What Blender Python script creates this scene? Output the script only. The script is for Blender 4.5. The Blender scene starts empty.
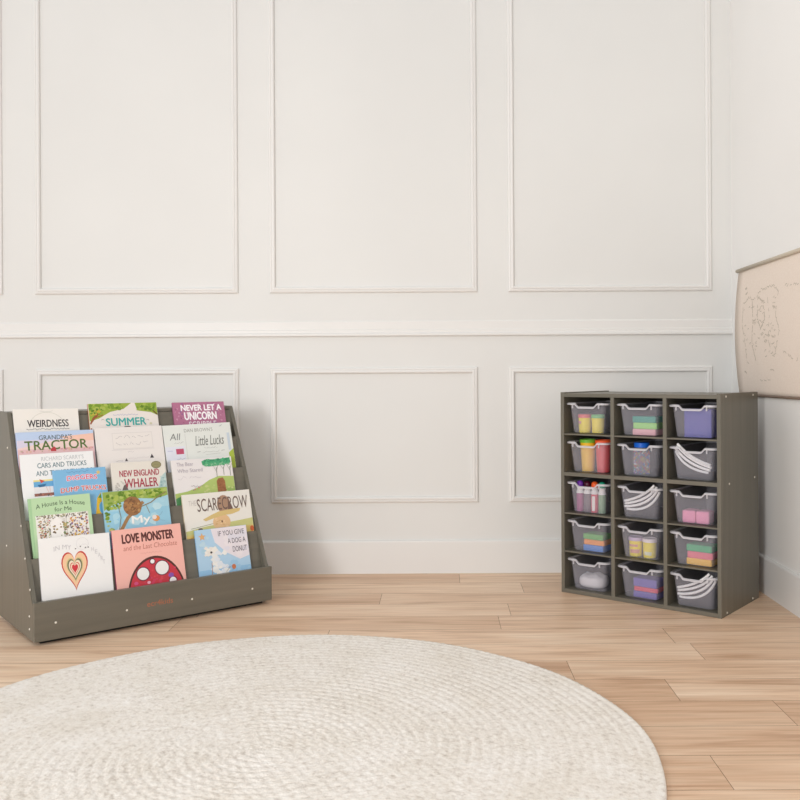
import bpy, bmesh, math, random
from mathutils import Vector, Matrix
C = bpy.context.scene.collection
D = bpy.data
PI = math.pi
sc = bpy.context.scene
sc.view_settings.view_transform = 'Standard'
sc.view_settings.look = 'None'
sc.view_settings.gamma = 1.0
sc.view_settings.use_curve_mapping = False
sc.view_settings.exposure = 0.0

# ------------------------------------------------------------------ colours and materials
def lin(c):
    return tuple(((v/255)/12.92 if v/255 <= 0.04045 else ((v/255+0.055)/1.055)**2.4) for v in c) + (1.0,)

_mats = {}
def flat(rgb, rough=0.5, spec=0.4):
    k = (rgb, rough, spec)
    if k not in _mats:
        m = D.materials.new('colour_%d_%d_%d' % rgb); m.use_nodes = True
        b = m.node_tree.nodes['Principled BSDF']
        b.inputs['Base Color'].default_value = lin(rgb)
        b.inputs['Roughness'].default_value = rough
        b.inputs['Specular IOR Level'].default_value = spec
        _mats[k] = m
    return _mats[k]

def nodes(name):
    m = D.materials.new(name); m.use_nodes = True
    nt = m.node_tree
    return m, nt, nt.nodes['Principled BSDF']

def N(nt, t, **kw):
    n = nt.nodes.new(t)
    for k, v in kw.items(): setattr(n, k, v)
    return n

def ramp(nt, stops):
    r = N(nt, 'ShaderNodeValToRGB')
    el = r.color_ramp.elements
    while len(el) < len(stops): el.new(0.5)
    for e, (p, c) in zip(el, stops): e.position = p; e.color = lin(c)
    return r

def paint_mat(name, rgb, rough=0.55):
    m, nt, b = nodes(name)
    tc = N(nt, 'ShaderNodeTexCoord')
    nz = N(nt, 'ShaderNodeTexNoise'); nz.inputs['Scale'].default_value = 1.3; nz.inputs['Detail'].default_value = 3
    r = ramp(nt, [(0.3, tuple(max(0, v-2) for v in rgb)), (0.7, tuple(min(255, v+2) for v in rgb))])
    nt.links.new(tc.outputs['Object'], nz.inputs['Vector'])
    nt.links.new(nz.outputs['Fac'], r.inputs['Fac']); nt.links.new(r.outputs['Color'], b.inputs['Base Color'])
    b.inputs['Roughness'].default_value = rough
    n2 = N(nt, 'ShaderNodeTexNoise'); n2.inputs['Scale'].default_value = 90
    bp = N(nt, 'ShaderNodeBump'); bp.inputs['Strength'].default_value = 0.03; bp.inputs['Distance'].default_value = 0.002
    nt.links.new(tc.outputs['Object'], n2.inputs['Vector'])
    nt.links.new(n2.outputs['Fac'], bp.inputs['Height']); nt.links.new(bp.outputs['Normal'], b.inputs['Normal'])
    return m

def wood_mat(name, lo, hi, axis, rough=0.38):
    """smooth grey stained wood with fine grain along one axis"""
    m, nt, b = nodes(name)
    tc = N(nt, 'ShaderNodeTexCoord'); mp = N(nt, 'ShaderNodeMapping')
    s = [34.0, 34.0, 34.0]; s[axis] = 1.6
    mp.inputs['Scale'].default_value = s
    nz = N(nt, 'ShaderNodeTexNoise'); nz.inputs['Scale'].default_value = 1.0; nz.inputs['Detail'].default_value = 5
    r = ramp(nt, [(0.3, lo), (0.7, hi)])
    nt.links.new(tc.outputs['Object'], mp.inputs['Vector']); nt.links.new(mp.outputs['Vector'], nz.inputs['Vector'])
    nt.links.new(nz.outputs['Fac'], r.inputs['Fac']); nt.links.new(r.outputs['Color'], b.inputs['Base Color'])
    b.inputs['Roughness'].default_value = rough
    b.inputs['Specular IOR Level'].default_value = 0.45
    return m

def plastic_mat(name, rgb, solid, rough=0.35):
    """frosted clear plastic: part of the light goes straight through, part scatters"""
    m, nt, b = nodes(name)
    b.inputs['Base Color'].default_value = lin(rgb); b.inputs['Roughness'].default_value = rough
    b.inputs['Specular IOR Level'].default_value = 0.5
    tr = N(nt, 'ShaderNodeBsdfTransparent'); tr.inputs['Color'].default_value = (0.97, 0.97, 0.975, 1)
    mx = N(nt, 'ShaderNodeMixShader'); mx.inputs['Fac'].default_value = solid
    out = nt.nodes['Material Output']
    nt.links.new(tr.outputs[0], mx.inputs[1]); nt.links.new(b.outputs[0], mx.inputs[2]); nt.links.new(mx.outputs[0], out.inputs['Surface'])
    return m

M = {}
M['wall'] = paint_mat('white_wall_paint', (222, 221, 218))
M['wall_r'] = paint_mat('white_wall_paint_lightened', (236, 234, 231))  # same white paint, lightened to carry the stronger light on the right wall
M['trim'] = paint_mat('white_trim_paint', (227, 225, 222), 0.45)
M['grey_v'] = wood_mat('grey_stained_wood_upright', (100, 96, 85), (110, 105, 93), 2)
M['grey_h'] = wood_mat('grey_stained_wood_across', (100, 96, 85), (112, 106, 94), 0)
M['dark'] = flat((38, 34, 31), 0.7)
M['back'] = wood_mat('back_panel_painted_shade', (46, 42, 37), (54, 49, 43), 2, 0.6)  # cubby back panel: the shade inside is put into a darker colour
M['screw'] = flat((226, 220, 208), 0.3)
M['bin'] = plastic_mat('frosted_clear_plastic', (228, 226, 238), 0.125)
M['rim'] = plastic_mat('frosted_clear_plastic_rim', (228, 226, 230), 0.50)
M['jar'] = plastic_mat('clear_jar_plastic', (225, 225, 228), 0.07, 0.15)
M['white_cord'] = flat((248, 246, 246), 0.7)
M['page'] = flat((236, 230, 218), 0.8)

def floor_mat():
    m, nt, b = nodes('light_oak_plank')
    at = N(nt, 'ShaderNodeAttribute', attribute_name='plank')
    tc = N(nt, 'ShaderNodeTexCoord')
    def grain(scale, sx, sy, detail, dist):
        mp = N(nt, 'ShaderNodeMapping'); mp.inputs['Scale'].default_value = (sx, sy, 1)
        nz = N(nt, 'ShaderNodeTexNoise', noise_dimensions='4D')
        nz.inputs['Scale'].default_value = scale; nz.inputs['Detail'].default_value = detail
        nz.inputs['Distortion'].default_value = dist
        mu = N(nt, 'ShaderNodeMath', operation='MULTIPLY'); mu.inputs[1].default_value = 37.0
        nt.links.new(at.outputs['Fac'], mu.inputs[0]); nt.links.new(mu.outputs[0], nz.inputs['W'])
        nt.links.new(tc.outputs['Object'], mp.inputs['Vector']); nt.links.new(mp.outputs['Vector'], nz.inputs['Vector'])
        return nz
    g1 = grain(1.0, 1.5, 16, 4, 1.2)
    g2 = grain(1.0, 4.0, 90, 3, 0.4)
    r1 = ramp(nt, [(0.25, (200, 162, 132)), (0.45, (237, 205, 175)), (0.72, (248, 224, 198))])
    r2 = ramp(nt, [(0.3, (232, 226, 220)), (0.65, (255, 255, 255))])
    r3 = ramp(nt, [(0.0, (236, 228, 222)), (1.0, (255, 255, 255))])
    nt.links.new(g1.outputs['Fac'], r1.inputs['Fac']); nt.links.new(g2.outputs['Fac'], r2.inputs['Fac']); nt.links.new(at.outputs['Fac'], r3.inputs['Fac'])
    a = N(nt, 'ShaderNodeMix', data_type='RGBA', blend_type='MULTIPLY'); a.inputs['Factor'].default_value = 1
    c = N(nt, 'ShaderNodeMix', data_type='RGBA', blend_type='MULTIPLY'); c.inputs['Factor'].default_value = 1
    nt.links.new(r1.outputs['Color'], a.inputs[6]); nt.links.new(r2.outputs['Color'], a.inputs[7])
    nt.links.new(a.outputs[2], c.inputs[6]); nt.links.new(r3.outputs['Color'], c.inputs[7])
    nt.links.new(c.outputs[2], b.inputs['Base Color'])
    b.inputs['Roughness'].default_value = 0.42
    b.inputs['Specular IOR Level'].default_value = 0.35
    return m

def rug_mat():
    m, nt, b = nodes('ivory_braided_cotton')
    tc = N(nt, 'ShaderNodeTexCoord')
    n1 = N(nt, 'ShaderNodeTexNoise'); n1.inputs['Scale'].default_value = 70; n1.inputs['Detail'].default_value = 4
    n0 = N(nt, 'ShaderNodeTexNoise'); n0.inputs['Scale'].default_value = 5; n0.inputs['Detail'].default_value = 3
    r = ramp(nt, [(0.25, (214, 205, 196)), (0.45, (238, 231, 223)), (0.7, (246, 241, 235))])
    r0 = ramp(nt, [(0.3, (246, 244, 240)), (0.7, (255, 255, 255))])
    mx = N(nt, 'ShaderNodeMix', data_type='RGBA', blend_type='MULTIPLY'); mx.inputs['Factor'].default_value = 1
    for n in (n1, n0): nt.links.new(tc.outputs['Object'], n.inputs['Vector'])
    nt.links.new(n1.outputs['Fac'], r.inputs['Fac']); nt.links.new(n0.outputs['Fac'], r0.inputs['Fac'])
    nt.links.new(r.outputs['Color'], mx.inputs[6]); nt.links.new(r0.outputs['Color'], mx.inputs[7])
    nt.links.new(mx.outputs[2], b.inputs['Base Color'])
    b.inputs['Roughness'].default_value = 0.95; b.inputs['Specular IOR Level'].default_value = 0.1
    n2 = N(nt, 'ShaderNodeTexNoise'); n2.inputs['Scale'].default_value = 110; n2.inputs['Detail'].default_value = 4
    bp = N(nt, 'ShaderNodeBump'); bp.inputs['Strength'].default_value = 0.55; bp.inputs['Distance'].default_value = 0.004
    nt.links.new(tc.outputs['Object'], n2.inputs['Vector'])
    nt.links.new(n2.outputs['Fac'], bp.inputs['Height']); nt.links.new(bp.outputs['Normal'], b.inputs['Normal'])
    return m

def canvas_mat():
    m, nt, b = nodes('beige_canvas')
    tc = N(nt, 'ShaderNodeTexCoord')
    n1 = N(nt, 'ShaderNodeTexNoise'); n1.inputs['Scale'].default_value = 160
    r = ramp(nt, [(0.3, (228, 212, 198)), (0.7, (234, 220, 207))])
    nt.links.new(tc.outputs['Object'], n1.inputs['Vector']); nt.links.new(n1.outputs['Fac'], r.inputs['Fac'])
    nt.links.new(r.outputs['Color'], b.inputs['Base Color']); b.inputs['Roughness'].default_value = 0.9
    return m

# ------------------------------------------------------------------ mesh helpers
def link(name, bm, mat, parent=None, smooth=False, recalc=True):
    if recalc: bmesh.ops.recalc_face_normals(bm, faces=bm.faces)
    me = D.meshes.new(name); bm.to_mesh(me); bm.free()
    for x in (mat if isinstance(mat, (list, tuple)) else [mat]): me.materials.append(x)
    if smooth:
        for p in me.polygons: p.use_smooth = True
    o = D.objects.new(name, me); C.objects.link(o)
    if parent: o.parent = parent
    return o

def box(bm, x0, x1, y0, y1, z0, z1, bev=0.0):
    v = [bm.verts.new((x, y, z)) for x in (x0, x1) for y in (y0, y1) for z in (z0, z1)]
    fs = [bm.faces.new([v[i] for i in f]) for f in ((0,1,3,2),(4,6,7,5),(0,4,5,1),(2,3,7,6),(0,2,6,4),(1,5,7,3))]
    if bev > 0:
        es = list({e for f in fs for e in f.edges})
        bmesh.ops.bevel(bm, geom=es, offset=bev, segments=2, profile=0.5, affect='EDGES')
    return bm

def boxm(*a, **k):
    bm = bmesh.new(); box(bm, *a, **k); return bm

def prism(bm, poly, x0, x1):
    """polygon of (y, z) extruded along x"""
    a = [bm.verts.new((x0, y, z)) for y, z in poly]; b = [bm.verts.new((x1, y, z)) for y, z in poly]
    n = len(poly)
    bm.faces.new(a); bm.faces.new(b[::-1])
    for i in range(n): bm.faces.new((a[i], a[(i+1) % n], b[(i+1) % n], b[i]))

def lathe(bm, prof, seg=28, mats=None):
    """prof: list of (r, z); closes at r == 0"""
    rings = []
    for r, z in prof:
        if r < 1e-6: rings.append([bm.verts.new((0, 0, z))])
        else: rings.append([bm.verts.new((r*math.cos(2*PI*i/seg), r*math.sin(2*PI*i/seg), z)) for i in range(seg)])
    for k in range(len(rings)-1):
        a, b = rings[k], rings[k+1]
        for i in range(seg):
            j = (i+1) % seg
            if len(a) == 1 and len(b) == 1: continue
            if len(a) == 1: bm.faces.new((a[0], b[j], b[i]))
            elif len(b) == 1: bm.faces.new((a[i], a[j], b[0]))
            else: bm.faces.new((a[i], a[j], b[j], b[i]))

def tube(bm, pts, r, seg=10):
    pts = [Vector(p) for p in pts]; rings = []
    for i, p in enumerate(pts):
        t = (pts[min(i+1, len(pts)-1)] - pts[max(i-1, 0)]).normalized()
        a = t.cross(Vector((0, 1, 0)));
        if a.length < 1e-3: a = t.cross(Vector((1, 0, 0)))
        a.normalize(); b = t.cross(a)
        rings.append([bm.verts.new(p + r*(math.cos(2*PI*k/seg)*a + math.sin(2*PI*k/seg)*b)) for k in range(seg)])
    for q, w in zip(rings, rings[1:]):
        for k in range(seg): bm.faces.new((q[k], q[(k+1) % seg], w[(k+1) % seg], w[k]))
    bm.faces.new(rings[0]); bm.faces.new(rings[-1][::-1])

def empty(name, mat4):
    o = D.objects.new(name, None); C.objects.link(o); o.empty_display_size = 0.05
    o.matrix_world = mat4
    return o

def tag(o, label, cat, group=None):
    o['label'] = label; o['category'] = cat
    if group: o['group'] = group
    return o

def structure(o):
    o['kind'] = 'structure'; return o

# ------------------------------------------------------------------ the room
YW, XW, TOP = 4.2450, 1.3770, 3.05
XL, YF = -4.2, -1.6
structure(link('wall_back', boxm(XL, XW, YW, YW+0.12, -0.10, TOP), M['wall']))
structure(link('wall_right', boxm(XW, XW+0.12, YF, YW+0.12, -0.10, TOP), M['wall_r']))

# floor: planks in rows 183 mm deep; the joints are real 1 mm gaps over a dark underlay
def build_floor():
    bm = bmesh.new(); lay = bm.faces.layers.float.new('plank')
    rnd = random.Random(11)
    known = {  # row (counted from the row at Y 2.019) -> one joint X
        4: 0.407, 3: 0.681, 2: 0.943, 0: 0.655, 1: 1.22, -1: 0.10, 5: 0.86, 6: -0.41, 7: 0.219, 8: -0.95, 9: -0.253, 10: 0.355, 11: 0.084}
    P = 0.183; L = 1.22; g = 0.0007
    row0 = -20; 
    for row in range(row0, 13):
        y0 = 2.019 + P*row; y1 = min(y0 + P, YW)
        if y0 >= YW: break
        j = known.get(row, rnd.uniform(-0.6, 0.6))
        x = j - L*math.ceil((j - XL)/L)
        while x < XW:
            a, b = max(x, XL), min(x+L, XW)
            if b - a > 0.01:
                vs = [bm.verts.new(p) for p in ((a+g, y0+g, 0), (b-g, y0+g, 0), (b-g, y1-g, 0), (a+g, y1-g, 0))]
                f = bm.faces.new(vs); f[lay] = rnd.random(); f.material_index = 0
            x += L
    ybot = 2.019 + P*row0
    v = [bm.verts.new(p) for p in ((XL, ybot, -0.0006), (XW, ybot, -0.0006), (XW, YW, -0.0006), (XL, YW, -0.0006))]
    f = bm.faces.new(v); f.material_index = 1
    v = [bm.verts.new(p) for p in ((XL, ybot, -0.08), (XW, ybot, -0.08), (XW, YW, -0.08), (XL, YW, -0.08))]
    f = bm.faces.new(v[::-1]); f.material_index = 1
    return structure(link('floor', bm, [floor_mat(), flat((120, 88, 66), 0.8)], recalc=False))
build_floor()

def sweep_frame(bm, x0, x1, z0, z1, prof):
    """mitred picture-frame moulding on the back wall; prof: (inset from outer edge, height off wall)"""
    loops = []
    for ins, hgt in prof:
        loops.append([bm.verts.new((x, YW - hgt, z)) for x, z in ((x0+ins, z0+ins), (x1-ins, z0+ins), (x1-ins, z1-ins), (x0+ins, z1-ins))])
    for a, b in zip(loops, loops[1:]):
        for i in range(4): bm.faces.new((a[i], a[(i+1) % 4], b[(i+1) % 4], b[i]))
prof = [(0, 0), (0.001, 0.007), (0.004, 0.010), (0.009, 0.0115), (0.011, 0.0095), (0.013, 0.0095), (0.015, 0.0125), (0.021, 0.0135), (0.025, 0.0115), (0.0275, 0.007), (0.028, 0)]
xs = [(-4.10, -3.15), (-3.00, -2.058), (-1.905, -0.948), (-0.800, 0.178), (0.324, 1.284)]
n = 0
for x0, x1 in xs:
    for z0, z1 in ((1.322, 2.93), (0.332, 0.969)):
        n += 1
        bm = bmesh.new(); sweep_frame(bm, x0, x1, z0, z1, prof)
        structure(link('trim_%d' % n, bm, M['trim']))
# chair rail
bm = bmesh.new()
prism(bm, [(YW, 1.117), (YW-0.011, 1.117), (YW-0.014, 1.120), (YW-0.014, 1.128), (YW-0.010, 1.132), (YW-0.008, 1.134), (YW-0.008, 1.146), (YW-0.005, 1.149), (YW-0.005, 1.184), (YW-0.002, 1.190), (YW, 1.190)], XL, XW)
structure(link('trim_%d' % (n+1), bm, M['trim']))
# skirting boards
bm = bmesh.new()
prism(bm, [(YW, 0.0), (YW-0.015, 0.0), (YW-0.015, 0.147), (YW-0.012, 0.153), (YW-0.006, 0.155), (YW, 0.155)], XL, XW-0.014)
structure(link('baseboard_back', bm, M['trim']))
bm = bmesh.new()
prism(bm, [(0, 0.0), (-0.013, 0.0), (-0.013, 0.149), (-0.010, 0.155), (-0.005, 0.157), (0, 0.157)], YF, YW)
for v in bm.verts: v.co = Vector((XW + v.co.y, v.co.x, v.co.z))
structure(link('baseboard_right', bm, M['trim']))

# ------------------------------------------------------------------ the round braided rug
def build_rug():
    bm = bmesh.new()
    R, pitch = 0.974, 0.0273
    nr, na = 216, 480
    rings = []
    for i in range(nr+1):
        r = R*i/nr
        if i == 0: rings.append([bm.verts.new((0, 0, 0.009))]); continue
        ring = []
        for k in range(na):
            th = 2*PI*k/na
            ph = (r/pitch - th/(2*PI)) % 1.0                     # spiral
            turn = math.floor(r/pitch - th/(2*PI))
            z = 0.0066 + 0.0024*math.sqrt(max(0.0, 1-(2*ph-1)**2))
            arc = r*th/0.030
            z += 0.0011*math.sin(2*PI*(arc + (0.5 if ph > 0.5 else 0.0)) + turn*1.7)*math.sin(PI*ph)
            rr = r + 0.0022*math.sin(5*th+1.0)*(r/R) + 0.0016*math.sin(13*th)*(r/R)
            ring.append(bm.verts.new((rr*math.cos(th), rr*math.sin(th), z)))
        rings.append(ring)
    for k in range(na): bm.faces.new((rings[0][0], rings[1][k], rings[1][(k+1) % na]))
    for a, b in zip(rings[1:], rings[2:]):
        for k in range(na):
            j = (k+1) % na
            bm.faces.new((a[k], b[k], b[j], a[j]))
    edge = [bm.verts.new((v.co.x*1.003, v.co.y*1.003, 0.0015)) for v in rings[-1]]
    for k in range(na):
        j = (k+1) % na
        bm.faces.new((rings[-1][k], edge[k], edge[j], rings[-1][j]))
    bm.faces.new(edge[::-1])
    o = link('round_rug', bm, rug_mat(), smooth=True, recalc=False)
    o.location = (-0.448, 2.236, 0)
    tag(o, 'large round ivory braided rug lying on the oak floor', 'rug')
build_rug()

# ------------------------------------------------------------------ canvas wall hanging on the right wall
def squiggle_pts(rnd, x0, x1, y, h):
    n = max(3, int((x1-x0)/(h*0.55)))
    return [(x0 + (x1-x0)*i/n, y + h*0.5*rnd.uniform(-1, 1)) for i in range(n+1)]

def stroke(bm, pts, w, place, mi=0):
    """flat ribbon along pts; place maps (x, y) to 3-D"""
    P = [Vector(p) for p in pts]; prev = None
    for i, p in enumerate(P):
        t = (P[min(i+1, len(P)-1)] - P[max(i-1, 0)])
        if t.length < 1e-9: t = Vector((1, 0))
        t.normalize(); nrm = Vector((-t.y, t.x))*w*0.5
        a, b = bm.verts.new(place(*(p+nrm))), bm.verts.new(place(*(p-nrm)))
        if prev:
            f = bm.faces.new((prev[0], prev[1], b, a)); f.material_index = mi
        prev = (a, b)

def build_hanging():
    y0, y1, z0, z1 = 4.120, 3.17, 0.836, 1.400
    root = empty('canvas_wall_hanging', Matrix.Translation((XW, (y0+y1)/2, z0)))
    tag(root, 'beige canvas wall hanging with a faint line drawing, on the right wall', 'wall hanging')
    yc = (y0+y1)/2
    def surf(y, z, off=0.0):
        t = (z - z0)/(z1 - z0)
        bow = 0.004 + 0.021*math.sin(PI*min(max(t, 0), 1))**0.8
        return Vector((-bow - off, y - yc, z - z0))
    bm = bmesh.new(); ny, nz = 12, 28; g = []; g2 = []
    for i in range(ny+1):
        y = y0 + (y1-y0)*i/ny
        g.append([bm.verts.new(surf(y, z0 + (z1-z0)*k/nz, 0.0012)) for k in range(nz+1)])
        g2.append([bm.verts.new(surf(y, z0 + (z1-z0)*k/nz, -0.0006)) for k in range(nz+1)])
    for i in range(ny):
        for k in range(nz):
            bm.faces.new((g[i][k], g[i+1][k], g[i+1][k+1], g[i][k+1]))
            bm.faces.new((g2[i][k], g2[i][k+1], g2[i+1][k+1], g2[i+1][k]))
    for i in range(ny):
        bm.faces.new((g[i][0], g2[i][0], g2[i+1][0], g[i+1][0])); bm.faces.new((g[i][nz], g[i+1][nz], g2[i+1][nz], g2[i][nz]))
    for k in range(nz):
        bm.faces.new((g[0][k], g[0][k+1], g2[0][k+1], g2[0][k])); bm.faces.new((g[ny][k], g2[ny][k], g2[ny][k+1], g[ny][k+1]))
    link('canvas', bm, canvas_mat(), root, smooth=True)
    bm = bmesh.new(); tube(bm, [(-0.010, y0-yc+0.012, z1-z0), (-0.010, y1-yc-0.012, z1-z0)], 0.0085, 12)
    o = link('top_rod', bm, flat((196, 184, 166), 0.6), root, smooth=True)
    bm = bmesh.new(); tube(bm, [(-0.009, y0-yc+0.012, 0), (-0.009, y1-yc-0.012, 0)], 0.0055, 12)
    o = link('bottom_rod', bm, flat((120, 102, 88), 0.6), root, smooth=True); o['label'] = 'thin brown bottom rod'
    # the faint drawing: an outline of many short broken strokes, and small marks of lettering
    rnd = random.Random(5); bm = bmesh.new()
    pl = lambda y, z: surf(y, z, 0.0016)
    def path(pts, w=0.0035, keep=0.78, jit=0.006):
        for a, b in zip(pts, pts[1:]):
            L = math.hypot(b[0]-a[0], b[1]-a[1]); n_ = max(1, int(L/0.016))
            for i in range(n_):
                if rnd.random() > keep: continue
                p = [(a[0]+(b[0]-a[0])*t + rnd.uniform(-jit, jit)*0.5, a[1]+(b[1]-a[1])*t + rnd.uniform(-jit, jit)) for t in (i/n_, (i+0.5)/n_, (i+1)/n_)]
                stroke(bm, p, w, pl)
    path([(4.01, 1.24), (3.95, 1.265), (3.88, 1.25), (3.80, 1.285), (3.66, 1.29), (3.60, 1.26), (3.62, 1.17), (3.58, 1.10), (3.63, 1.02)])
    path([(4.01, 1.24), (4.02, 1.15), (3.985, 1.07), (3.97, 0.98), (3.91, 0.96)])
    path([(3.90, 1.24), (3.88, 1.16), (3.90, 1.07), (3.86, 0.99)], w=0.005)
    path([(3.83, 1.26), (3.77, 1.235), (3.74, 1.16), (3.79, 1.12), (3.83, 1.17), (3.83, 1.26)], w=0.005)
    path([(3.72, 1.25), (3.69, 1.17), (3.70, 1.07), (3.66, 1.0)], w=0.004)
    path([(3.79, 1.10), (3.70, 1.09), (3.62, 1.08)], w=0.004)
    path([(3.55, 1.28), (3.40, 1.27), (3.28, 1.20), (3.30, 1.05), (3.42, 0.98), (3.55, 1.02)])
    for _ in range(70):
        y, z = rnd.uniform(3.62, 4.0), rnd.uniform(1.0, 1.25)
        stroke(bm, squiggle_pts(rnd, y, y+rnd.uniform(0.01, 0.03), z, 0.010), rnd.uniform(0.002, 0.004), pl)
    for y, z in ((3.99, 1.305), (3.98, 1.285), (4.0, 0.935)):
        stroke(bm, squiggle_pts(rnd, y-0.012, y+0.012, z, 0.016), 0.007, pl)
    for y in (3.80, 3.755, 3.71): stroke(bm, squiggle_pts(rnd, y, y+0.03, 0.905, 0.012), 0.003, pl)
    stroke(bm, squiggle_pts(rnd, 3.66, 3.70, 0.945, 0.01), 0.004, pl)
    link('line_drawing', bm, flat((192, 179, 163), 0.9), root)
build_hanging()

# ------------------------------------------------------------------ the book display stand
TH = 0.6864; WB = 0.9206
QB = Vector((-1.4004 - 0.008*math.cos(TH), 3.1147 - 0.008*math.sin(TH)))
u = Vector((math.cos(TH), math.sin(TH))); v = Vector((-u.y, u.x))
MB = Matrix(((u.x, v.x, 0, QB.x), (u.y, v.y, 0, QB.y), (0, 0, 1, 0), (0, 0, 0, 1)))     # local: a along the front, s to the back, h up
LEAN = math.radians(16); TL = math.tan(LEAN)
tops = [(0.0371+0.06188*i, 0.1573+0.12844*i) for i in range(6)]          # (s, h) of the top edge of each tier's backing panel
floors = {r: tops[5-r][1] - 0.105 for r in range(1, 6)}                  # pocket floor of each row (row 1 is the back one)

def build_stand():
    root = empty('book_display_stand', MB)
    tag(root, 'grey wooden sloped book display stand with five tiers of books', 'bookshelf')
    e = 0.015; T = 0.0155; D_ = 0.50
    side = [(0.0185, e), (0.0185, 0.140), (0.0371, 0.1573), (0.3465, 0.7995), (0.352, 0.8025), (D_, 0.8025), (D_, e)]
    for x0 in (0.0, WB-T):
        bm = bmesh.new(); prism(bm, side, x0, x0+T)
        bmesh.ops.bevel(bm, geom=list(bm.edges), offset=0.0012, segments=1, affect='EDGES')
        sp = link('side_panel', bm, M['grey_v'], root)
        if x0 == 0.0: left_side = sp
    o = link('front_board', boxm(0.0, WB, 0.0, 0.018, e, 0.1515, bev=0.0015), M['grey_h'], root)
    board = o
    def slanted(k, name, hbot, htop=None):
        s, h = tops[k]; t = 0.010
        if htop: s, h = s - (h-htop)*TL, htop
        def at(hh): return s - (h-hh)*TL
        bm = bmesh.new(); prism(bm, [(at(hbot), hbot), (s, h), (s+t, h), (at(hbot)+t, hbot)], T, WB-T)
        return link(name, bm, M['grey_h'], root)
    for k in range(1, 5): slanted(k, 'tier_panel', floors[6-k])
    slanted(5, 'back_panel', floors[1], 0.785)
    for r in range(1, 6):
        k = 6-r; hf = floors[r]
        s1 = tops[k][0] - (tops[k][1]-hf)*TL + 0.009
        s0 = 0.018 if k == 1 else tops[k-1][0] - (tops[k-1][1]-hf)*TL + 0.0105
        link('pocket_floor', boxm(T, WB-T, s0, s1, hf-0.009, hf), M['grey_h'], root)
    link('top_board', boxm(T, WB-T, 0.349, D_-0.013, 0.786, 0.8005, bev=0.001), M['grey_h'], root)
    # lower rear panel closing the stand behind the tiers
    link('rear_board', boxm(T, WB-T, D_-0.012, D_-0.002, 0.06, 0.8005), M['grey_h'], root)
    for a in (0.06, WB-0.06):
        for s in (0.075, D_-0.05):
            bm = bmesh.new(); bmesh.ops.create_cone(bm, cap_ends=True, segments=20, radius1=0.019, radius2=0.022, depth=e+0.05)
            bmesh.ops.translate(bm, verts=bm.verts, vec=(a, s, (e+0.05)/2))
            link('foot', bm, M['dark'], root)
    link('gap_shade_strip', boxm(T+0.012, WB-T-0.012, 0.034, 0.046, 0.0005, 0.052), M['dark'], root)  # dark strip added so the gap under the front board looks shaded
    # cross rails the feet are fixed to
    for s in (0.075, D_-0.05): link('bottom_rail', boxm(T, WB-T, s-0.02, s+0.02, 0.052, 0.070), M['grey_h'], root)
    def screw(x, y, z, ax):
        owner = board if ax == 'y' else left_side
        bm = bmesh.new(); bmesh.ops.create_cone(bm, cap_ends=True, segments=12, radius1=0.0042, radius2=0.0030, depth=0.002)
        R = Matrix.Rotation(PI/2, 4, 'X') if ax == 'y' else Matrix.Rotation(-PI/2, 4, 'Y')
        bmesh.ops.transform(bm, matrix=Matrix.Translation((x, y, z)) @ R, verts=bm.verts)
        o = link('screw', bm, M['screw'], owner); o['label'] = 'pale screw cap'
    for a in (0.071, 0.322, 0.575, 0.832): screw(a, -0.0008, 0.0735, 'y')
    for s, h in ((0.05, 0.19), (0.06, 0.095), (0.16, 0.40), (0.11, 0.29), (0.06, 0.05), (0.34, 0.67), (0.36, 0.3)): screw(-0.0008, s, h, 'x')
    lg = text_mesh('ecr4kids', 0.398, 0.498, 0.073, 0.094)
    me = lg
    lo = D.objects.new('maker_logo', me); C.objects.link(lo); lo.parent = board
    lo.matrix_local = Matrix(((1, 0, 0, 0), (0, 0, -1, -0.0005), (0, 1, 0, 0), (0, 0, 0, 1)))
    me.materials.append(flat((176, 108, 80), 0.5)); lo['label'] = 'small orange lettering on the front board'
    return root

# ------------------------------------------------------------------ lettering and cover art
def text_mesh(s, x0, x1, y0, y1, z=0.0, slant=0.0, bold=0.0, arc=0.0):
    """lettering fitted into a rectangle, as a flat mesh; arc bends it upwards in the middle"""
    cu = D.curves.new('t', 'FONT'); cu.body = s; cu.size = 1.0; cu.resolution_u = 3
    cu.shear = slant
    o = D.objects.new('t', cu); C.objects.link(o)
    bpy.context.view_layer.update()
    me = D.meshes.new_from_object(o.evaluated_get(bpy.context.evaluated_depsgraph_get()))
    D.objects.remove(o); D.curves.remove(cu)
    xs_ = [q.co.x for q in me.vertices]; ys_ = [q.co.y for q in me.vertices]
    a, b, c, d = min(xs_), max(xs_), min(ys_), max(ys_)
    for q in me.vertices:
        tx = (q.co.x-a)/(b-a); ty = (q.co.y-c)/(d-c)
        q.co = (x0 + (x1-x0)*tx, y0 + (y1-y0)*ty + arc*(1-(2*tx-1)**2), z)
    me.materials.clear()
    if bold:                                  # heavier strokes: the same letters again, a hair to either side
        bm = bmesh.new(); d_ = bold*(y1-y0)*1.6
        for kk, (dx, dy) in enumerate(((0, 0), (d_, 0), (-d_, 0), (0, d_), (0, -d_))):
            n0 = len(bm.verts); bm.from_mesh(me); bm.verts.ensure_lookup_table()
            for q in bm.verts[n0:]: q.co.x += dx; q.co.y += dy; q.co.z += 0.000005*kk
        bm.to_mesh(me); bm.free()
    return me

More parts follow.
